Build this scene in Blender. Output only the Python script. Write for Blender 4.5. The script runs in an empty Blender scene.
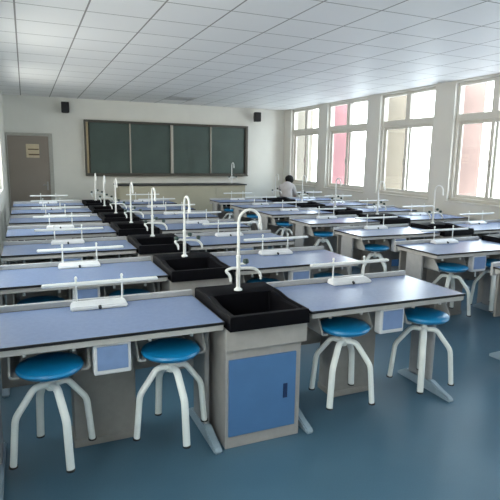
import bpy, bmesh, math, random
from mathutils import Vector, Matrix
random.seed(7)
PI = math.pi
scene = bpy.context.scene
COL = scene.collection

# ------------------------------------------------------------------ materials
def new_mat(name):
    m = bpy.data.materials.new(name); m.use_nodes = True
    nt = m.node_tree; b = nt.nodes['Principled BSDF']
    return m, nt, b

def mat(name, col, rough=.5, metal=0., var=.06, scale=18., bump=0., bscale=120., spec=.5, coat=0.):
    """plain procedural material: base colour with gentle noise variation and optional bump"""
    m, nt, b = new_mat(name)
    N, L = nt.nodes, nt.links
    tc = N.new('ShaderNodeTexCoord')
    nz = N.new('ShaderNodeTexNoise'); nz.inputs['Scale'].default_value = scale; nz.inputs['Detail'].default_value = 3
    L.new(tc.outputs['Object'], nz.inputs['Vector'])
    cr = N.new('ShaderNodeValToRGB')
    cr.color_ramp.elements[0].position = .3; cr.color_ramp.elements[1].position = .7
    cr.color_ramp.elements[0].color = tuple(max(0, c*(1-var)) for c in col)+(1,)
    cr.color_ramp.elements[1].color = tuple(min(1, c*(1+var)) for c in col)+(1,)
    L.new(nz.outputs['Fac'], cr.inputs['Fac']); L.new(cr.outputs['Color'], b.inputs['Base Color'])
    b.inputs['Roughness'].default_value = rough; b.inputs['Metallic'].default_value = metal
    b.inputs['Specular IOR Level'].default_value = spec
    if coat: b.inputs['Coat Weight'].default_value = coat; b.inputs['Coat Roughness'].default_value = .1
    if bump:
        n2 = N.new('ShaderNodeTexNoise'); n2.inputs['Scale'].default_value = bscale
        L.new(tc.outputs['Object'], n2.inputs['Vector'])
        bp = N.new('ShaderNodeBump'); bp.inputs['Strength'].default_value = bump; bp.inputs['Distance'].default_value = .004
        L.new(n2.outputs['Fac'], bp.inputs['Height']); L.new(bp.outputs['Normal'], b.inputs['Normal'])
    return m

M = {}
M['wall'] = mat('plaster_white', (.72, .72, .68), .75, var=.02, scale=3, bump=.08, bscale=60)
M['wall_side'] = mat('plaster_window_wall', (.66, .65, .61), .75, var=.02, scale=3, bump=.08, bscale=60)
M['laminate'] = mat('laminate_blue', (.178, .246, .425), .27, var=.04, scale=40, spec=.75)
M['edge'] = mat('edge_black', (.008, .009, .013), .4)
M['apron'] = mat('steel_light_grey', (.45, .45, .45), .45)
M['rail'] = mat('rail_light_grey', (.42, .43, .45), .4)
M['taupe'] = mat('panel_taupe_grey', (.285, .275, .265), .5)
M['legm'] = mat('leg_pale_grey', (.37, .375, .39), .4)
M['footm'] = mat('foot_blue_grey', (.33, .43, .52), .38)
M['bin'] = mat('bin_grey_plastic', (.43, .435, .44), .5)
M['dark'] = mat('shade_and_button_dark', (.02, .024, .03), .6)  # under-table shade put into the colour; the pod button uses it too
M['white'] = mat('white_enamel', (.78, .81, .82), .3, var=.03)
M['pod'] = mat('white_plastic', (.72, .74, .78), .35, var=.03)
M['stoolleg'] = mat('stool_white_enamel', (.83, .87, .87), .3, var=.03)
M['seat'] = mat('seat_blue_plastic', (.005, .22, .50), .34, var=.08, scale=9, spec=.6)
M['rubber'] = mat('black_rubber', (.015, .015, .017), .6)
M['sink'] = mat('sink_black_resin', (.004, .004, .006), .55, var=.1, spec=.06)
M['cab'] = mat('cabinet_warm_grey', (.40, .385, .375), .5)
M['door_blue'] = mat('cabinet_door_blue', (.085, .20, .42), .42, var=.05, scale=6)
M['handle_blue'] = mat('handle_dark_blue', (.012, .03, .10), .4)
M['panel_blue'] = mat('outlet_panel_lilac_blue', (.21, .31, .55), .3)
M['green_knob'] = mat('tap_knob_dark_green', (.006, .035, .035), .4)
M['board'] = mat('chalkboard_green', (.052, .082, .075), .45, var=.14, scale=2.2)
M['board_frame'] = mat('board_frame_bronze', (.07, .065, .055), .4)
M['alu'] = mat('brushed_aluminium', (.42, .40, .36), .35, metal=.4)
M['brass'] = mat('board_side_champagne', (.36, .29, .18), .4, metal=.4)
M['speaker'] = mat('speaker_black', (.012, .012, .014), .55)
M['grille'] = mat('speaker_cloth', (.02, .02, .022), .9, bump=.4, bscale=400)
M['bench'] = mat('bench_beige_laminate', (.42, .40, .31), .5, var=.04, scale=3)
M['benchtop'] = mat('bench_top_dark', (.03, .032, .035), .35)
M['door'] = mat('door_taupe', (.27, .23, .20), .5, var=.04, scale=2)
M['door_frame'] = mat('door_frame_grey', (.42, .42, .39), .5)
M['cream'] = mat('notice_cream', (.62, .52, .36), .5, var=.05)
M['brown'] = mat('notice_brown', (.13, .08, .045), .5)
M['frame'] = mat('window_frame_white', (.62, .60, .55), .4, var=.03)
M['steel'] = mat('handle_steel', (.35, .35, .34), .3, metal=.8)
M['vent'] = mat('vent_grey', (.62, .62, .62), .5)
M['fin1'] = mat('pilaster_cream', (.19, .172, .14), .8, var=.05, scale=2)
M['fin2'] = mat('pilaster_rose', (.25, .115, .125), .8, var=.08, scale=2)
M['fin3'] = mat('pilaster_beige', (.165, .138, .105), .8, var=.06, scale=2)
M['fin4'] = mat('pilaster_pale_pink', (.235, .155, .135), .8, var=.08, scale=2)
M['skin'] = mat('skin', (.52, .33, .24), .5)
M['hair'] = mat('hair_black', (.004, .004, .004), .6, spec=.2, bump=.6, bscale=90)
M['shirt'] = mat('white_shirt', (.50, .47, .475), .8, bump=.3, bscale=30)
M['trousers'] = mat('dark_trousers', (.02, .02, .028), .8)

def floor_mat():
    m, nt, b = new_mat('floor_teal_vinyl'); N, L = nt.nodes, nt.links
    tc = N.new('ShaderNodeTexCoord')
    n1 = N.new('ShaderNodeTexNoise'); n1.inputs['Scale'].default_value = 1.3; n1.inputs['Detail'].default_value = 5
    n2 = N.new('ShaderNodeTexNoise'); n2.inputs['Scale'].default_value = 160; n2.inputs['Detail'].default_value = 2
    for n in (n1, n2): L.new(tc.outputs['Object'], n.inputs['Vector'])
    mx = N.new('ShaderNodeMath'); mx.operation = 'MULTIPLY_ADD'
    L.new(n2.outputs['Fac'], mx.inputs[0]); mx.inputs[1].default_value = .5; L.new(n1.outputs['Fac'], mx.inputs[2])
    cr = N.new('ShaderNodeValToRGB')
    cr.color_ramp.elements[0].position = .45; cr.color_ramp.elements[0].color = (.060, .135, .205, 1)
    cr.color_ramp.elements[1].position = 1.05; cr.color_ramp.elements[1].color = (.090, .185, .265, 1)
    L.new(mx.outputs[0], cr.inputs['Fac']); L.new(cr.outputs['Color'], b.inputs['Base Color'])
    rr = N.new('ShaderNodeMapRange'); L.new(n1.outputs['Fac'], rr.inputs['Value'])
    rr.inputs['To Min'].default_value = .30; rr.inputs['To Max'].default_value = .42
    L.new(rr.outputs['Result'], b.inputs['Roughness'])
    bp = N.new('ShaderNodeBump'); bp.inputs['Strength'].default_value = .04; bp.inputs['Distance'].default_value = .003
    L.new(n2.outputs['Fac'], bp.inputs['Height']); L.new(bp.outputs['Normal'], b.inputs['Normal'])
    return m

TX, TY, TX0, TY0 = .6, .6091, -.011, 5.235
def ceiling_mat():
    m, nt, b = new_mat('ceiling_tiles'); N, L = nt.nodes, nt.links
    def math_(op, a, bb=None, v=None):
        n = N.new('ShaderNodeMath'); n.operation = op
        L.new(a, n.inputs[0])
        if bb is not None: L.new(bb, n.inputs[1])
        if v is not None: n.inputs[1].default_value = v
        return n.outputs[0]
    tc = N.new('ShaderNodeTexCoord'); sp = N.new('ShaderNodeSeparateXYZ'); L.new(tc.outputs['Object'], sp.inputs[0])
    u = math_('DIVIDE', math_('SUBTRACT', sp.outputs['X'], v=TX0), v=TX)
    v = math_('DIVIDE', math_('SUBTRACT', sp.outputs['Y'], v=TY0), v=TY)
    def seam(t, w):
        f = math_('FRACT', t); d = math_('ABSOLUTE', math_('SUBTRACT', f, v=.5))
        return math_('GREATER_THAN', d, v=.5-w)
    s = math_('MAXIMUM', seam(u, .0135), seam(v, .0115))
    fl = N.new('ShaderNodeCombineXYZ'); L.new(math_('FLOOR', u), fl.inputs[0]); L.new(math_('FLOOR', v), fl.inputs[1])
    wn = N.new('ShaderNodeTexWhiteNoise'); wn.noise_dimensions = '3D'; L.new(fl.outputs[0], wn.inputs['Vector'])
    wv = N.new('ShaderNodeTexNoise'); wv.inputs['Scale'].default_value = 34; wv.inputs['Detail'].default_value = 2
    mp = N.new('ShaderNodeMapping'); mp.inputs['Scale'].default_value = (.25, 1, 1)
    L.new(tc.outputs['Object'], mp.inputs['Vector']); L.new(mp.outputs[0], wv.inputs['Vector'])
    cr = N.new('ShaderNodeValToRGB')
    cr.color_ramp.elements[0].color = (.82, .82, .83, 1); cr.color_ramp.elements[1].color = (.88, .88, .885, 1)
    ad = math_('MULTIPLY', math_('ADD', wn.outputs['Value'], wv.outputs['Fac']), v=.5)
    L.new(ad, cr.inputs['Fac'])
    mx = N.new('ShaderNodeMix'); mx.data_type = 'RGBA'
    L.new(s, mx.inputs['Factor']); L.new(cr.outputs['Color'], mx.inputs['A']); mx.inputs['B'].default_value = (.24, .235, .23, 1)
    L.new(mx.outputs['Result'], b.inputs['Base Color'])
    b.inputs['Roughness'].default_value = .55
    bp = N.new('ShaderNodeBump'); bp.inputs['Strength'].default_value = .12; bp.inputs['Distance'].default_value = .004
    L.new(wv.outputs['Fac'], bp.inputs['Height']); L.new(bp.outputs['Normal'], b.inputs['Normal'])
    return m

def glass_mat():
    m = bpy.data.materials.new('window_glass'); m.use_nodes = True
    nt = m.node_tree; N, L = nt.nodes, nt.links
    for n in list(N): N.remove(n)
    o = N.new('ShaderNodeOutputMaterial'); t = N.new('ShaderNodeBsdfTransparent'); g = N.new('ShaderNodeBsdfGlossy')
    t.inputs[0].default_value = (.95, .96, .95, 1); g.inputs['Roughness'].default_value = .02
    mx = N.new('ShaderNodeMixShader'); mx.inputs[0].default_value = .06
    L.new(t.outputs[0], mx.inputs[1]); L.new(g.outputs[0], mx.inputs[2]); L.new(mx.outputs[0], o.inputs[0])
    return m
M['floor'] = floor_mat(); M['ceiling'] = ceiling_mat(); M['glass'] = glass_mat()

# ------------------------------------------------------------------ mesh helpers
def nbm(): return bmesh.new()

def box(bm, x0, x1, y0, y1, z0, z1, bev=0., seg=2):
    r = bmesh.ops.create_cube(bm, size=1.)
    vs = r['verts']
    for v in vs:
        v.co = Vector((x0 if v.co.x < 0 else x1, y0 if v.co.y < 0 else y1, z0 if v.co.z < 0 else z1))
    if bev:
        es = list({e for v in vs for e in v.link_edges})
        bmesh.ops.bevel(bm, geom=es, offset=bev, segments=seg, affect='EDGES', profile=.5)
    return bm

def prism(bm, prof, a0, a1, axis='x'):
    """closed 2D outline swept between a0 and a1 along an axis (outline axes: the other two)"""
    def P(a, p):
        return {'x': (a, p[0], p[1]), 'y': (p[0], a, p[1]), 'z': (p[0], p[1], a)}[axis]
    A = [bm.verts.new(P(a0, p)) for p in prof]; B = [bm.verts.new(P(a1, p)) for p in prof]
    n = len(prof)
    for i in range(n): bm.faces.new((A[i], A[(i+1) % n], B[(i+1) % n], B[i]))
    bm.faces.new(A[::-1]); bm.faces.new(B)
    bmesh.ops.recalc_face_normals(bm, faces=bm.faces)
    return bm

def fillet(pts, r, n=5):
    pts = [Vector(p) for p in pts]; out = [pts[0]]
    for a, b, c in zip(pts, pts[1:], pts[2:]):
        d1 = (a-b); d2 = (c-b); rr = min(r, d1.length*.49, d2.length*.49)
        p, q = b+d1.normalized()*rr, b+d2.normalized()*rr
        for k in range(n+1):
            t = k/n; out.append((1-t)**2*p+2*t*(1-t)*b+t*t*q)
    out.append(pts[-1]); return out

def tube(bm, pts, r, seg=10, flat=1., up=(0, 0, 1)):
    """round (or oval) tube swept along a polyline, capped; r a number or one per point"""
    pts = [Vector(p) for p in pts]; n = len(pts)
    rs = r if isinstance(r, (list, tuple)) else [r]*n
    rings = []; prev = None
    for i, p in enumerate(pts):
        t = (pts[min(i+1, n-1)]-pts[max(i-1, 0)]).normalized()
        if prev is None:
            u = Vector(up) if abs(t.dot(Vector(up))) < .95 else Vector((1, 0, 0))
            u = (u-t*u.dot(t)).normalized()
        else:
            u = (prev-t*prev.dot(t)).normalized()
        prev = u; w = t.cross(u)
        rings.append([bm.verts.new(p+(u*math.cos(2*PI*k/seg)*flat+w*math.sin(2*PI*k/seg))*rs[i]) for k in range(seg)])
    for a, b in zip(rings, rings[1:]):
        for k in range(seg): bm.faces.new((a[k], a[(k+1) % seg], b[(k+1) % seg], b[k]))
    bm.faces.new(rings[0][::-1]); bm.faces.new(rings[-1])
    bmesh.ops.recalc_face_normals(bm, faces=bm.faces)
    return bm

def lathe(bm, prof, seg=28, cx=0, cy=0):
    rings = []
    for r, z in prof:
        if r < 1e-5: rings.append([bm.verts.new((cx, cy, z))])
        else: rings.append([bm.verts.new((cx+r*math.cos(2*PI*k/seg), cy+r*math.sin(2*PI*k/seg), z)) for k in range(seg)])
    for a, b in zip(rings, rings[1:]):
        for k in range(seg):
            k2 = (k+1) % seg
            if len(a) == 1 and len(b) == 1: continue
            if len(a) == 1: bm.faces.new((a[0], b[k2], b[k]))
            elif len(b) == 1: bm.faces.new((a[k], a[k2], b[0]))
            else: bm.faces.new((a[k], a[k2], b[k2], b[k]))
    bmesh.ops.recalc_face_normals(bm, faces=bm.faces)
    return bm

def obj(name, bm, m, parent=None, smooth=False, loc=None, label=None):
    me = bpy.data.meshes.new(name)
    if smooth:
        for f in bm.faces: f.smooth = True
        for e in bm.edges:
            if len(e.link_faces) == 2 and e.calc_face_angle(0) > math.radians(38): e.smooth = False
    bm.to_mesh(me); bm.free(); me.materials.append(m if not isinstance(m, str) else M[m])
    o = bpy.data.objects.new(name, me); COL.objects.link(o)
    if parent: o.parent = parent
    if loc: o.location = loc
    if label: o['label'] = label
    return o

def thing(name, label, cat, loc=(0, 0, 0), rz=0, group=None):
    o = bpy.data.objects.new(name, None); COL.objects.link(o)
    o.empty_display_size = .1; o.location = loc; o.rotation_euler = (0, 0, rz)
    o['label'] = label; o['category'] = cat
    if group: o['group'] = group
    return o

def structure(o):
    o['kind'] = 'structure'; return o

def dup(root, loc, rz, label):
    r = root.copy(); COL.objects.link(r); r.location = loc; r.rotation_euler = (0, 0, rz); r['label'] = label
    for ch in list(root.children):
        c = ch.copy(); COL.objects.link(c); c.parent = r
        for g in list(ch.children):
            d = g.copy(); COL.objects.link(d); d.parent = c
    return r

# ------------------------------------------------------------------ room shell
XL, XR, Y0, YB, ZC = -.385, 6.572, -2.4, 12.906, 2.963
WT = .2
structure(obj('floor', box(nbm(), XL-.2, XR+WT, Y0-.2, YB+.2, -.12, 0), 'floor'))
structure(obj('ceiling', box(nbm(), XL-.2, XR+WT, Y0-.2, YB+.2, ZC, ZC+.1), 'ceiling'))
structure(obj('wall_back', box(nbm(), XL-.2, XR+WT, YB, YB+.2, 0, ZC), 'wall'))
structure(obj('wall_rear', box(nbm(), XL-.2, XR+WT, Y0-.2, Y0, 0, ZC), 'wall'))

SILL, TOP = 1.0, 2.93
BAYS = [(11.09, 12.50), (9.13, 10.69), (7.19, 8.70), (5.19, 6.73), (3.24, 4.75), (1.29, 2.80), (-.66, .85)]
def wall_with_openings(name, xa, xb, bays, z0, z1, m):
    bm = nbm()
    box(bm, xa, xb, Y0, YB, 0, z0); box(bm, xa, xb, Y0, YB, z1, ZC)
    ys = [YB]
    for a, b in bays: ys += [b, a]
    ys.append(Y0)
    for i in range(0, len(ys), 2): box(bm, xa, xb, ys[i+1], ys[i], z0, z1)
    return structure(obj(name, bm, m))
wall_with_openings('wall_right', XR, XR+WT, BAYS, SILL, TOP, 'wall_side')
LBAYS_ADDED = [(8.5, 10.3), (5.6, 7.4), (2.9, 4.7), (.2, 2.0), (-2.2, -.6)]  # left-wall windows out of view, added to bring in more daylight
wall_with_openings('wall_left', XL-WT, XL, LBAYS_ADDED, 1.05, 2.55, 'wall')

def frame_rect(bm, x0, x1, y0, y1, z0, z1, w):
    box(bm, x0, x1, y0, y1, z0, z0+w, .004, 1); box(bm, x0, x1, y0, y1, z1-w, z1, .004, 1)
    box(bm, x0, x1, y0, y0+w, z0+w, z1-w, .004, 1); box(bm, x0, x1, y1-w, y1, z0+w, z1-w, .004, 1)

def window(n, x, y0, y1, z0, z1, side=1, zt=2.37):
    """side 1: outside is +X.  x is the inner plane of the frame"""
    r = structure(bpy.data.objects.new('window_%d' % n, None)); COL.objects.link(r)
    yc, zc = (y0+y1)/2, z0
    r.location = (x, yc, z0)
    h = (y1-y0)/2; H = z1-z0; zt_ = zt-z0
    def X(a, b): return (a, b) if side > 0 else (-b, -a)
    bm = nbm(); xa, xb = X(0, .09)
    frame_rect(bm, xa, xb, -h, h, 0, H, .05)
    box(bm, xa, xb, -h+.05, h-.05, zt_-.055, zt_+.055, .004, 1)
    box(bm, xa, xb, -.06, .06, zt_+.055, H-.05, .004, 1)
    obj('window_frame', bm, 'frame', r)
    # lower sliding sashes, one behind the other
    for (a, b, xo) in ((-h+.05, .055, .012), (-.055, h-.05, .05)):
        bm = nbm(); xa, xb = X(xo, xo+.03)
        frame_rect(bm, xa, xb, a, b, .05, zt_-.055, .055)
        s = obj('sash', bm, 'frame', r)
        xa, xb = X(xo+.012, xo+.017)
        obj('pane', box(nbm(), xa, xb, a+.053, b-.053, .103, zt_-.108), 'glass', s)
        if xo < .03:
            xa, xb = X(-.018, .012)
            obj('handle', box(nbm(), xa, xb, b-.045, b-.02, zt_*.42, zt_*.42+.11, .005), 'steel', s)
    for (a, b) in ((-h+.05, -.06), (.06, h-.05)):
        xa, xb = X(.04, .045)
        obj('upper_pane', box(nbm(), xa, xb, a+.001, b-.001, zt_+.056, H-.051), 'glass', r)
    bm = nbm(); xa, xb = X(-.1, .06)
    box(bm, xa, xb, -h-.0, h+.0, -.025, .0, .006)
    return r
for i, (a, b) in enumerate(BAYS): window(i+1, XR+.06, a, b, SILL+.0, TOP)
for i, (a, b) in enumerate(LBAYS_ADDED): window(i+8, XL-.06, a, b, 1.05, 2.55, -1, 2.1)
# window boards on the inside
for i, (a, b) in enumerate(BAYS):
    structure(obj('trim_%d' % (i+1), box(nbm(), XR-.03, XR+.058, a-.02, b+.02, SILL-.03, SILL, .006), 'frame'))
# exterior pilasters between the bays
ysn = [YB+.2]
for a, b in BAYS: ysn += [b, a]
fin_m = ['fin1', 'fin2', 'fin3', 'fin4', 'fin4', 'fin3', 'fin4']
for i in range(7):
    y1_, y0_ = ysn[2*i], ysn[2*i+1]
    structure(obj('trim_%d' % (i+11), box(nbm(), XR+WT, XR+WT+.48, y0_-.0, y1_, -1, 4.2), fin_m[i]))

# ------------------------------------------------------------------ door on the back wall
d = structure(bpy.data.objects.new('door_1', None)); COL.objects.link(d); d.location = (.075, YB, 0)
bm = nbm(); w, h = .44, 2.09
box(bm, -w-.0, -w+.02, -.05, -.001, 0, h, .004, 1); box(bm, w, w+.085, -.05, -.001, 0, h+.06, .006); box(bm, -w, w, -.05, -.001, h, h+.06, .006)
obj('door_frame', bm, 'door_frame', d)
bm = nbm(); box(bm, -w+.022, w-.002, -.035, -.002, .01, h-.004)
leaf = obj('door_leaf', bm, 'door', d)
obj('notice_plate', box(nbm(), -.04, .235, -.045, -.036, 1.60, 1.905, .004), 'cream', leaf, label='cream plate with two dark bands')
bm = nbm(); box(bm, 0, .225, -.049, -.0455, 1.775, 1.80); box(bm, .01, .235, -.049, -.0455, 1.655, 1.685)
obj('dark_band', bm, 'brown', leaf)
bm = nbm(); box(bm, .36, .40, -.05, -.036, .86, 1.06, .004); tube(bm, fillet([(.38, -.05, .98), (.38, -.09, .98), (.28, -.09, .98)], .02), .01, 8)
obj('handle', bm, 'steel', leaf, label='steel lever handle')

# ------------------------------------------------------------------ chalkboard
b = thing('chalkboard', 'dark green sliding chalkboard in bronze frame on the back wall', 'chalkboard', (3.387, YB, 1.2))
W, H = 2.08, 1.294
bm = nbm()
box(bm, -W, W, -.09, -.001, 0, .055, .006); box(bm, -W, W, -.09, -.001, H-.05, H, .006); box(bm, W-.07, W, -.09, -.001, .055, H-.05, .006)
box(bm, -W, -W+.04, -.09, -.001, .055, H-.05, .006); box(bm, -W+.04, W-.07, -.01, -.001, .055, H-.05)
obj('frame', bm, 'board_frame', b)
obj('side_trim', box(nbm(), -W+.042, -W+.085, -.085, -.012, .056, H-.051, .004), 'brass', b, label='champagne strip at the left end')
xs = [-1.98, -1.015, .02, 1.05, 2.0]
for k in range(4):
    yo = -.05 if k in (0, 3) else -.035
    p = obj('board_panel', box(nbm(), xs[k]+.02, xs[k+1]-.02, yo, yo+.015, .06, H-.055, .003), 'board', b)
for k, wd in ((1, .014), (2, .034), (3, .012)):
    obj('divider', box(nbm(), xs[k]-wd, xs[k]+wd, -.065, -.02, .058, H-.052, .004), 'alu', b)
obj('chalk_tray', box(nbm(), -W, W, -.13, -.0905, -.012, .012, .004), 'board_frame', b)

# ------------------------------------------------------------------ speakers
def speaker(x, z, label):
    t = thing('wall_speaker', label, 'speaker', (x, YB, z), 0, 'black wall speakers')
    bm = nbm(); prism(bm, [(-.088, -.25), (.088, -.25), (.06, -.075), (-.06, -.075)], -.12, .12, 'z')
    bmesh.ops.bevel(bm, geom=list(bm.edges), offset=.01, segments=2, affect='EDGES')
    obj('cabinet', bm, 'speaker', t)
    obj('grille', box(nbm(), -.075, .075, -.256, -.2505, -.108, .108, .002), 'grille', t)
    bm = nbm(); box(bm, -.03, .03, -.012, -.001, -.05, .05, .003); tube(bm, [(0, -.012, 0), (0, -.074, 0)], .012)
    obj('bracket', bm, 'speaker', t)
    return t
speaker(.90, 2.735, 'small black speaker mounted on the wall above the door')
speaker(5.68, 2.735, 'small black speaker on the wall right of the chalkboard')

# ------------------------------------------------------------------ ceiling vent
v = thing('ceiling_vent', 'grey slatted air vent set in the ceiling before the chalkboard', 'vent', (3.29, 11.63, ZC))
bm = nbm()
box(bm, -.29, .29, -.295, -.265, -.014, -.0005); box(bm, -.29, .29, .265, .295, -.014, -.0005)
box(bm, -.29, -.26, -.265, .265, -.014, -.0005); box(bm, .26, .29, -.265, .265, -.014, -.0005)
obj('frame', bm, 'vent', v)
for k in range(9):
    y = -.235+k*.0588
    obj('slat', prism(nbm(), [(y-.018, -.012), (y-.015, -.013), (y+.018, -.002), (y+.015, -.001)], -.259, .259, 'x'), 'vent', v)

# ------------------------------------------------------------------ faucets (used on every sink)
def faucet_parts(parent, x, y, z, arch=-PI/2, side_knobs=True, scale=1.):
    """white three-way laboratory tap; the gooseneck swivels to angle arch (about Z)"""
    bm = nbm()
    lathe(bm, [(0, 0), (.026, 0), (.026, .008), (.018, .014), (.0125, .02), (.0125, .125), (.0145, .13), (.0145, .15), (.0125, .156), (.0125, .205), (.015, .21), (.015, .222), (.010, .228), (.0, .23)], 16)
    f = obj('faucet', bm, 'white', parent, True, loc=(x, y, z))
    c, s = math.cos(arch), math.sin(arch)
    R = .072; pts = [(0, 0, .2)] + [(0, 0, .3)]
    top = .435
    for k in range(13):
        a = PI-PI*k/12; d_ = R+R*math.cos(a); pts.append((c*d_, s*d_, top+R*math.sin(a)))
    pts += [(c*2*R, s*2*R, top-.015)]
    e = [(c*2*R, s*2*R, top-.015), (c*(2*R+.004), s*(2*R+.004), top-.04), (c*(2*R+.008), s*(2*R+.008), top-.055)]
    bm = nbm(); tube(bm, pts, .0092, 10); tube(bm, e, [.0115, .0115, .008], 10)
    obj('gooseneck', bm, 'white', f, True)
    for sx, L1 in ((-1, .085), (1, .125)):
        bm = nbm()
        if sx < 0: q = fillet([(0, 0, .14), (-.045, 0, .146), (-.088, -.004, .132), (-.058, -.01, .10), (-.056, -.012, .062)], .018)
        else: q = fillet([(0, 0, .14), (.07, 0, .138), (.118, -.004, .132), (.15, -.008, .095), (.152, -.01, .062)], .022)
        n = len(q); tube(bm, q, [.0095]*(n-2)+[.008, .0065], 8)
        obj('side_spout', bm, 'white', f, True)
        if side_knobs:
            kx = -.07 if sx < 0 else .12
            obj('knob', knob_bm((kx, -.004, .142)), 'green_knob', f, True)
    obj('knob', knob_bm((.038, -.03, .175)), 'green_knob', f, True)
    bm = nbm(); tube(bm, [(0, 0, .17), (.036, -.03, .175)], .006, 8)
    obj('valve_stem', bm, 'white', f, True)
    return f
def knob_bm(p):
    bm = nbm(); lathe(bm, [(0, 0), (.012, 0), (.019, .006), (.019, .022), (.014, .03), (0, .032)], 12)
    for v_ in bm.verts: v_.co += Vector(p)
    return bm

# ------------------------------------------------------------------ lab table
TL, TD = 1.18, .6      # length, depth;  local origin: middle of front edge on the floor
def make_table(bays):
    t = thing('lab_table', '', 'table', (0, 0, 0), 0, 'blue-topped lab tables in rows')
    h = TL/2
    top = obj('tabletop', box(nbm(), -h+.006, h-.006, .006, TD-.006, .766, .780), 'laminate', t)
    bm = nbm()
    box(bm, -h, h, 0, .006, .766, .781, .001, 1); box(bm, -h, h, TD-.006, TD, .766, .781, .001, 1)
    box(bm, -h, -h+.006, .006, TD-.006, .766, .781, .001, 1); box(bm, h-.006, h, .006, TD-.006, .766, .781, .001, 1)
    obj('edge_band', bm, 'edge', top, label='black edge band')
    bm = nbm()
    box(bm, -h+.006, h-.006, .008, .042, .733, .7655, .004); box(bm, -h+.01, h-.01, TD-.042, TD-.012, .723, .763, .003)
    box(bm, -h+.01, -h+.04, .042, TD-.042, .733, .763, .003); box(bm, h-.04, h-.01, .042, TD-.042, .733, .763, .003)
    obj('frame', bm, 'apron', t)
    obj('back_rail', box(nbm(), -h, h, TD+.001, TD+.028, .70, .814, .006), 'rail', t)
    for sx in (-1, 1):
        x = sx*(h-.028)
        bm = nbm(); box(bm, x-.016, x+.016, .22, .45, .055, .733, .012, 3)
        lg = obj('leg', bm, 'legm', t)
        prof = [(.02, .0), (.56, .0), (.565, .02), (.47, .075), (.20, .085), (.12, .055), (.03, .032), (.012, .015)]
        bm = nbm(); prism(bm, prof, x-.024, x+.024, 'x')
        bmesh.ops.bevel(bm, geom=[e for e in bm.edges if abs(e.verts[0].co.x-e.verts[1].co.x) < .001], offset=.008, segments=2, affect='EDGES')
        obj('foot', bm, 'footm', lg)
    # central duct standing on the floor, modesty panel behind
    bm = nbm(); box(bm, -.175, .175, .385, .574, .0, .722, .008); box(bm, -.182, .182, .378, .574, 0, .045, .006)
    obj('service_duct', bm, 'taupe', t)
    obj('modesty_panel', box(nbm(), -h+.05, h-.05, .576, .597, .34, .722, .003), 'taupe', t)
    # outlet box between the two stool bays
    ob = obj('outlet_box', box(nbm(), bays[2]-.093, bays[2]+.093, .035, .10, .565, .732, .010, 3), 'pod', t)
    obj('panel', box(nbm(), bays[2]-.076, bays[2]+.076, .031, .0345, .592, .716, .003), 'panel_blue', ob, label='lilac blue panel')
    # stool bays: a pair of J-shaped hanging brackets under plates whose black stands in for shade
    for cx in bays[:2]:
        hw = .19
        for sx in (-1, 1):
            out = fillet([(cx+sx*hw, 0, .7325), (cx+sx*hw, 0, .585), (cx+sx*(hw-.047), 0, .585)], .028, 5)
            inn = fillet([(cx+sx*(hw-.010), 0, .7325), (cx+sx*(hw-.010), 0, .595), (cx+sx*(hw-.047), 0, .595)], .02, 5)
            prof = [(p.x, p.z) for p in out]+[(p.x, p.z) for p in inn[::-1]]
            bm = nbm(); prism(bm, prof, .09, .42, 'y')
            for v_ in bm.verts:                     # front edge leans back towards the top
                if v_.co.y < .1: v_.co.y += max(0, v_.co.z-.645)*.9
            obj('stool_bracket', bm, 'bin', t)
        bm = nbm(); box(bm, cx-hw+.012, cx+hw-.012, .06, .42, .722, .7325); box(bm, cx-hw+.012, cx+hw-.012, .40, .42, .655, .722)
        ln = obj('shade_plate', bm, 'dark', t, label='dark plates standing in for shade above the stool seat')
        for bx in (-.115, .115):
            bm = nbm(); tube(bm, [(cx+bx, .12, .7215), (cx+bx, .12, .695), (cx+bx, .12, .684)], [.005, .010, .010], 8)
            obj('bolt', bm, 'white', ln, True)
    # white pod with a bar on two posts at the rear edge
    bm = nbm(); prism(bm, [(.478, .7815), (.58, .7815), (.58, .814), (.53, .818), (.481, .800)], bays[2]-.16, bays[2]+.16, 'x')
    for v_ in bm.verts:
        if v_.co.z > .812 and abs(v_.co.x-bays[2]) > .1: v_.co.x -= (v_.co.x-bays[2])*.07
    bmesh.ops.bevel(bm, geom=list(bm.edges), offset=.006, segments=2, affect='EDGES')
    pod = obj('rack_base', bm, 'pod', t, label='white pod with a dark button')
    bm = nbm(); tube(bm, [(bays[2], .485, .798), (bays[2], .470, .790)], .009, 10)
    obj('button', bm, 'dark', pod)
    for x in (bays[2]-.12, bays[2]+.14):
        bm = nbm(); tube(bm, [(x, .56, .812), (x, .56, .955)], .0055, 8)
        lathe(bm, [(0, .948), (.0075, .948), (.009, .953), (.0075, .960), (.003, .965), (0, .965)], 10, x, .56)
        obj('rack_post', bm, 'white', pod, True)
    bm = nbm(); box(bm, bays[2]-.305, bays[2]+.355, .543, .577, .910, .930, .008, 3)
    obj('rack_bar', bm, 'white', pod, label='white bar on two posts')
    return t

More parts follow.
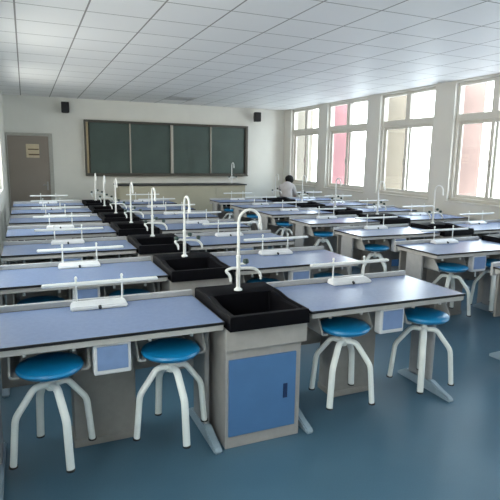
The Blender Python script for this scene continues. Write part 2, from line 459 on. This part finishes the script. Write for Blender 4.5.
# ------------------------------------------------------------------ sink unit
def make_sink(arch, side_knobs):
    t = thing('sink_unit', '', 'sink', (0, 0, 0), 0, 'black sink units in rows')
    # basin as a shaped surface: rims, raised tap deck, sunk bowl
    xs_ = [-.245, -.240, -.230, -.216, -.203, -.194, -.182, -.1, 0, .1, .182, .194, .203, .216, .228, .236, .240]
    ys_ = [-.035, -.03, -.018, .0, .022, .034, .05, .15, .22, .28, .33, .35, .375, .387, .401, .45, .52, .58, .59, .597]
    def rim(y):
        t_ = min(1, max(0, (y-.20)/.16)); return .812+.018*t_*t_*(3-2*t_)
    def hgt(i, j):
        x, y = xs_[i], ys_[j]
        ins_x = 5 < i < len(xs_)-6; ins_y = 4 < j < 14
        z = rim(y)
        if i in (0, len(xs_)-1) or j in (0, len(ys_)-1): return z-.008
        if i in (3, 4, len(xs_)-4, len(xs_)-5) and 3 < j < 15: z -= .010
        if ins_x and ins_y:
            deep = i not in (6, len(xs_)-7) and j not in (5, 13)
            z = .62 if deep else .63
        elif 4 < i < len(xs_)-5 and 3 < j < 15: z -= .014
        return z
    bm = nbm(); g = [[bm.verts.new((x, y, hgt(i, j))) for j, y in enumerate(ys_)] for i, x in enumerate(xs_)]
    for i in range(len(xs_)-1):
        for j in range(len(ys_)-1): bm.faces.new((g[i][j], g[i+1][j], g[i+1][j+1], g[i][j+1]))
    loop = [g[i][0] for i in range(len(xs_))]+[g[-1][j] for j in range(1, len(ys_))]+[g[i][-1] for i in range(len(xs_)-2, -1, -1)]+[g[0][j] for j in range(len(ys_)-2, 0, -1)]
    low = [bm.verts.new((v_.co.x, v_.co.y, .731)) for v_ in loop]
    n = len(loop)
    for k in range(n): bm.faces.new((loop[k], low[k], low[(k+1) % n], loop[(k+1) % n]))
    bmesh.ops.recalc_face_normals(bm, faces=bm.faces)
    bas = obj('basin', bm, 'sink', t, True)
    bm = nbm(); lathe(bm, [(0, .6225), (.022, .6225), (.022, .626), (.016, .626), (.014, .6235), (0, .6235)], 16, 0, .22)
    obj('drain', bm, 'steel', bas, True)
    bm = nbm()
    box(bm, -.238, .238, .05, .59, .0, .60, .004); 
    obj('cabinet', bm, 'cab', t)
    bm = nbm(); box(bm, -.250, .258, .015, .031, .60, .7305, .005, 2); box(bm, -.250, .258, .580, .594, .60, .7305, .005, 2)
    box(bm, -.250, -.236, .030, .581, .60, .7305, .005, 2); box(bm, .244, .258, .030, .581, .60, .7305, .005, 2)
    obj('apron', bm, 'cab', t)
    dr = obj('door', box(nbm(), -.222, .202, .036, .0495, .078, .54, .003), 'door_blue', t, label='blue cabinet door')
    bm = nbm(); box(bm, .118, .146, .031, .0355, .262, .352, .002)
    obj('handle', bm, 'handle_blue', dr)
    faucet_parts(t, -.010, .438, .829, arch, side_knobs)
    return t

# ------------------------------------------------------------------ stool
HANG = .144
def sh(bm, dz):
    for v_ in bm.verts: v_.co.z += dz
def make_stool():
    t = thing('stool', '', 'stool', (0, 0, 0), 0, 'blue lab stools with white legs')
    z0 = -HANG                                  # measured with the stool hanging; the origin is at its feet
    bm = nbm(); lathe(bm, [(0, .576), (.086, .578), (.118, .585), (.143, .5955), (.156, .606), (.160, .615), (.155, .627), (.140, .634), (.105, .637), (.06, .635), (0, .633)], 40)
    sh(bm, z0); obj('seat', bm, 'seat', t, True)
    bm = nbm(); lathe(bm, [(0, .490), (.018, .490), (.024, .495), (.024, .538), (.016, .542), (.016, .562), (.055, .565), (.055, .5755), (0, .5755)], 20)
    sh(bm, z0); obj('hub', bm, 'stoolleg', t, True)
    for k in range(4):
        a = PI+k*PI/2; c, s = math.cos(a), math.sin(a)
        q = fillet([(c*.02, s*.02, .520), (c*.08, s*.08, .526), (c*.180, s*.180, .392), (c*.203, s*.203, .147)], .028, 5)
        bm = nbm(); tube(bm, q, .0205, 12, .8); sh(bm, z0)
        l = obj('leg', bm, 'stoolleg', t, True)
        bm = nbm(); tube(bm, [(c*.2028, s*.2028, .153), (c*.203, s*.203, .150), (c*.203, s*.203, HANG)], .0212, 12); sh(bm, z0)
        obj('foot_cap', bm, 'rubber', l, True)
    return t

# ------------------------------------------------------------------ rows
P0, PITCH = 2.48, 1.2005
ROW = ['front row', 'second row', 'third row', 'fourth row', 'fifth row', 'sixth row', 'last row']
BLK = {'L': 'left block', 'W': 'window block'}
CENT = {'L': (.35, 1.20, 2.065), 'W': (4.125, 4.99, 5.845)}
table0 = stool0 = sinkA = sinkB = None
BAYS_ = ((-.292, .322, 0.), (-.275, .372, .024))
special = {('L', 0, 0, 0): 18, ('L', 0, 0, 1): 8, ('L', 0, 1, 0): 37, ('L', 0, 1, 1): 49}
proto = {}
def sd(x): return 'left of sink' if x == 0 else 'right of sink'
for blk in ('L', 'W'):
    for r in range(7):
        y = P0+PITCH*r
        where = '%s%s, %s' % (ROW[r], '' if r in (0, 6) else ' from front', BLK[blk])
        for side in (0, 1):
            cx = CENT[blk][0 if side == 0 else 2]
            lab = 'blue-topped lab table %s, %s' % (sd(side), where)
            if blk == 'W' and r == 0: cx += .045
            if side not in proto: proto[side] = tb = make_table(BAYS_[side]); tb.location = (cx, y, 0); tb['label'] = lab
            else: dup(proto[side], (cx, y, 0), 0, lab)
            for k in (0, 1):
                a = special.get((blk, r, side, k))
                if a is None: a = random.uniform(0, 90)
                sx = cx+BAYS_[side][k]+(random.uniform(-.012, .012) if r else 0); sy = y+.13+(random.uniform(-.015, .015) if r else 0)
                lab = 'blue stool hung %s under table %s, %s' % ('left' if k == 0 else 'right', sd(side), where)
                if stool0 is None: stool0 = make_stool(); stool0.location = (sx, sy, HANG); stool0.rotation_euler.z = math.radians(a); stool0['label'] = lab
                else: dup(stool0, (sx, sy, HANG), math.radians(a), lab)
        lab = 'black sink on grey cabinet with blue door, %s' % where
        loc = (CENT[blk][1], y, 0)
        if blk == 'L' and r == 0: sinkA = make_sink(0, False); sinkA.location = loc; sinkA['label'] = lab
        elif sinkB is None: sinkB = make_sink(-PI/2, True); sinkB.location = loc; sinkB['label'] = lab
        else: dup(sinkB, loc, 0, lab)

# ------------------------------------------------------------------ teacher's bench
t = thing('demonstration_bench', 'long beige demonstration bench with dark top below the chalkboard', 'bench', (3.4, 11.6, 0))
bm = nbm(); box(bm, -1.52, 1.50, .03, .66, .08, 1.012); box(bm, -1.48, 1.46, .06, .64, 0, .08)
obj('body', bm, 'bench', t)
obj('worktop', box(nbm(), -1.55, 1.535, 0, .70, 1.012, 1.04, .004), 'benchtop', t, label='dark worktop')
for k in range(4):
    x0 = -1.50+k*.745
    obj('front_panel', box(nbm(), x0+.01, x0+.735, .018, .0295, .12, .98, .003), 'bench', t)
faucet_parts(t, 1.33, .5, 1.04, -PI/2, True)

# ------------------------------------------------------------------ seated person
def skin_mesh(name, verts, edges, root, m, parent, sub=2):
    """verts: (co, radius); grows one continuous surface along the edges"""
    me = bpy.data.meshes.new(name); me.from_pydata([v_[0] for v_ in verts], edges, [])
    o = bpy.data.objects.new(name, me); COL.objects.link(o)
    md = o.modifiers.new('skin', 'SKIN'); md.use_smooth_shade = True
    for i, v_ in enumerate(verts):
        sv = me.skin_vertices[0].data[i]; rr = v_[1]
        sv.radius = rr if isinstance(rr, tuple) else (rr, rr); sv.use_root = (i == root)
    s = o.modifiers.new('sub', 'SUBSURF'); s.levels = s.render_levels = sub
    dg = bpy.context.evaluated_depsgraph_get(); ev = o.evaluated_get(dg)
    me2 = bpy.data.meshes.new_from_object(ev); me2.materials.clear(); me2.materials.append(M[m])
    for p in me2.polygons: p.use_smooth = True
    o.modifiers.clear(); o.data = me2; bpy.data.meshes.remove(me)
    o.parent = parent
    return o

PX, PY, PRZ = 5.60, 10.78, math.radians(-38)      # faces local +Y: away and towards the windows
pr = thing('person', 'person in white top with black hair sitting hunched behind the last row', 'person', (PX, PY, 0), PRZ)
V, E_ = [], []
def vv(p, r, link=None):
    V.append((p, r)); i = len(V)-1
    if link is not None: E_.append((link, i))
    return i
pel = vv((0, -.02, .645), (.145, .115))
sp1 = vv((0, -.03, .76), (.135, .10), pel)
sp2 = vv((0, -.01, .90), (.135, .105), sp1)
ch = vv((0, .04, 1.03), (.13, .10), sp2)
nk = vv((0, .085, 1.10), .055, ch)
hd0 = vv((.01, .15, 1.145), (.07, .08), nk)
hd1 = vv((.02, .20, 1.195), (.074, .088), hd0)
hd2 = vv((.025, .205, 1.24), (.05, .06), hd1)
hands = []
for s in (-1, 1):
    sh = vv((s*.135, .05, 1.02), .055, ch)
    ua = vv((s*.165, .10, .92), .046, sh)
    el = vv((s*.165, .19, .80), .041, ua)
    fa = vv((s*.15, .30, .775), .034, el)
    wr = vv((s*.13, .37, .755), .024, fa)
    pm = vv((s*.115, .42, .748), (.036, .018), wr)
    kn = vv((s*.11, .455, .742), (.036, .014), pm)
    for f in range(4):
        ox = (f-1.5)*.02; L = (.055, .068, .072, .058)[f if s > 0 else 3-f]
        a = vv((s*.11+ox, .465, .742), .0085, kn)
        b_ = vv((s*.11+ox*1.1, .465+L*.55, .735), .008, a)
        vv((s*.11+ox*1.15, .465+L, .718), .007, b_)
    th = vv((s*.115-s*.04, .425, .745), .010, pm)
    vv((s*.115-s*.058, .46, .738), .008, th)
    hp = vv((s*.09, .03, .63), .085, pel)
    kn_ = vv((s*.13, .40, .60), .062, hp)
    ca = vv((s*.13, .40, .36), .052, kn_)
    an = vv((s*.13, .37, .10), .036, ca)
    ft = vv((s*.135, .42, .045), (.038, .034), an)
    vv((s*.14, .53, .034), (.036, .026), ft)
body = skin_mesh('body', V, E_, pel, 'skin', pr)
# shirt
V, E_ = [], []
a0 = vv((0, -.02, .67), (.165, .135)); a1 = vv((0, -.03, .77), (.16, .122), a0); a2 = vv((0, -.01, .90), (.155, .125), a1); a3 = vv((0, .04, 1.03), (.148, .115), a2)
vv((0, .10, 1.10), .075, a3)
for s in (-1, 1):
    b0 = vv((s*.135, .05, 1.02), .068, a3); b1 = vv((s*.165, .10, .92), .058, b0); vv((s*.165, .185, .81), .053, b1)
skin_mesh('shirt', V, E_, 0, 'shirt', pr)
# trousers
V, E_ = [], []
a0 = vv((0, -.02, .645), (.16, .125)); vv((0, -.03, .70), (.15, .115), a0)
for s in (-1, 1):
    b0 = vv((s*.09, .03, .64), .098, a0); b1 = vv((s*.13, .40, .605), .075, b0); b2 = vv((s*.13, .40, .36), .066, b1); vv((s*.13, .375, .11), .058, b2)
skin_mesh('trousers', V, E_, 0, 'trousers', pr)
# shoes
for s in (-1, 1):
    V, E_ = [], []
    a0 = vv((s*.13, .36, .048), (.046, .046)); a1 = vv((s*.135, .43, .044), (.046, .040), a0); vv((s*.14, .545, .036), (.042, .032), a1)
    skin_mesh('shoe', V, E_, 0, 'rubber', pr)
# hair: cap over crown and back of the head, short bun-like mass at the nape
bm = nbm(); bmesh.ops.create_icosphere(bm, subdivisions=3, radius=1)
for v_ in list(bm.verts):
    if v_.co.y > .45 and v_.co.z < .45: bm.verts.remove(v_)
for v_ in bm.verts:
    k = 1+.04*math.sin(9*v_.co.x+4*v_.co.z)
    v_.co = Vector((.022+v_.co.x*.108*k, .18+v_.co.y*.118*k, 1.178+v_.co.z*.108*k))
hr = obj('hair', bm, 'hair', pr, True)
sm = hr.modifiers.new('thick', 'SOLIDIFY'); sm.thickness = .014
# face: nose, eyes, ears
bm = nbm(); prism(bm, [(.275, 1.175), (.312, 1.172), (.285, 1.215)], .008, .032, 'x'); obj('nose', bm, 'skin', body)
for s in (-1, 1):
    bm = nbm(); bmesh.ops.create_icosphere(bm, subdivisions=2, radius=.011)
    for v_ in bm.verts: v_.co += Vector((.02+s*.03, .282, 1.202))
    obj('eye', bm, 'hair', body, True)
    bm = nbm(); bmesh.ops.create_icosphere(bm, subdivisions=2, radius=1)
    for v_ in bm.verts: v_.co = Vector((.02+s*.082+v_.co.x*.01, .195+v_.co.y*.018, 1.185+v_.co.z*.03))
    obj('ear', bm, 'skin', body, True)
dup(stool0, (PX, PY, 0), .4, 'blue stool under the person sitting behind the last row')

# ------------------------------------------------------------------ light: daylight through the windows
w = bpy.data.worlds.new('daylight'); scene.world = w; w.use_nodes = True
N, L = w.node_tree.nodes, w.node_tree.links
bg = N['Background']
tc = N.new('ShaderNodeTexCoord'); sp = N.new('ShaderNodeSeparateXYZ'); L.new(tc.outputs['Generated'], sp.inputs[0])
cr = N.new('ShaderNodeValToRGB')
mr = N.new('ShaderNodeMapRange'); L.new(sp.outputs['Z'], mr.inputs['Value']); mr.inputs['From Min'].default_value = -1; mr.inputs['From Max'].default_value = 1
L.new(mr.outputs['Result'], cr.inputs['Fac'])
e = cr.color_ramp.elements
e[0].position = .30; e[0].color = (.54, .58, .62, 1)
e[1].position = .75; e[1].color = (.78, .90, 1.0, 1)
m_ = e.new(.50); m_.color = (1.0, .97, .92, 1)
tn = N.new('ShaderNodeMapRange'); L.new(sp.outputs['X'], tn.inputs['Value']); tn.inputs['From Min'].default_value = -.5; tn.inputs['From Max'].default_value = .5
tr = N.new('ShaderNodeValToRGB'); L.new(tn.outputs['Result'], tr.inputs['Fac'])
tr.color_ramp.elements[0].color = (1.12, 1.02, .88, 1); tr.color_ramp.elements[1].color = (.90, .96, 1.0, 1)
mm = N.new('ShaderNodeMix'); mm.data_type = 'RGBA'; mm.blend_type = 'MULTIPLY'; mm.inputs['Factor'].default_value = 1
L.new(cr.outputs['Color'], mm.inputs['A']); L.new(tr.outputs['Color'], mm.inputs['B'])
L.new(mm.outputs['Result'], bg.inputs['Color']); bg.inputs['Strength'].default_value = 5.2
def portal(name, x, y0, y1, z0, z1, sgn):
    l = bpy.data.lights.new(name, 'AREA'); l.shape = 'RECTANGLE'; l.size = y1-y0; l.size_y = z1-z0
    l.cycles.is_portal = True
    o = bpy.data.objects.new(name, l); COL.objects.link(o); o.location = (x, (y0+y1)/2, (z0+z1)/2)
    d_ = Vector((-sgn, 0, 0)); o.rotation_euler = d_.to_track_quat('-Z', 'Z').to_euler()
for a, b_ in BAYS: portal('window_portal', XR+WT+.02, a, b_, SILL, TOP, 1)
for a, b_ in LBAYS_ADDED: portal('window_portal', XL-WT-.02, a, b_, 1.05, 2.55, -1)

# ------------------------------------------------------------------ camera
f_, yaw, pit, rol, Hc = 513.617, .409981, .175511, .0150992, 1.64617
fw = Vector((math.sin(yaw)*math.cos(pit), math.cos(yaw)*math.cos(pit), -math.sin(pit)))
rt = Vector((math.cos(yaw), -math.sin(yaw), 0)); up = rt.cross(fw)
r2 = math.cos(rol)*rt+math.sin(rol)*up; u2 = -math.sin(rol)*rt+math.cos(rol)*up
cam = bpy.data.cameras.new('camera'); co = bpy.data.objects.new('camera', cam); COL.objects.link(co)
mw = Matrix((r2, u2, -fw)).transposed().to_4x4(); mw.translation = (0, 0, Hc)
co.matrix_world = mw
cam.sensor_width = 36; cam.lens = f_/500*36; cam.clip_start = .05
scene.camera = co

vs = scene.view_settings
vs.view_transform = 'Standard'; vs.look = 'None'; vs.gamma = 1; vs.use_curve_mapping = False; vs.exposure = 1.08
scene.cycles.use_denoising = True
scene.cycles.max_bounces = 10; scene.cycles.diffuse_bounces = 7
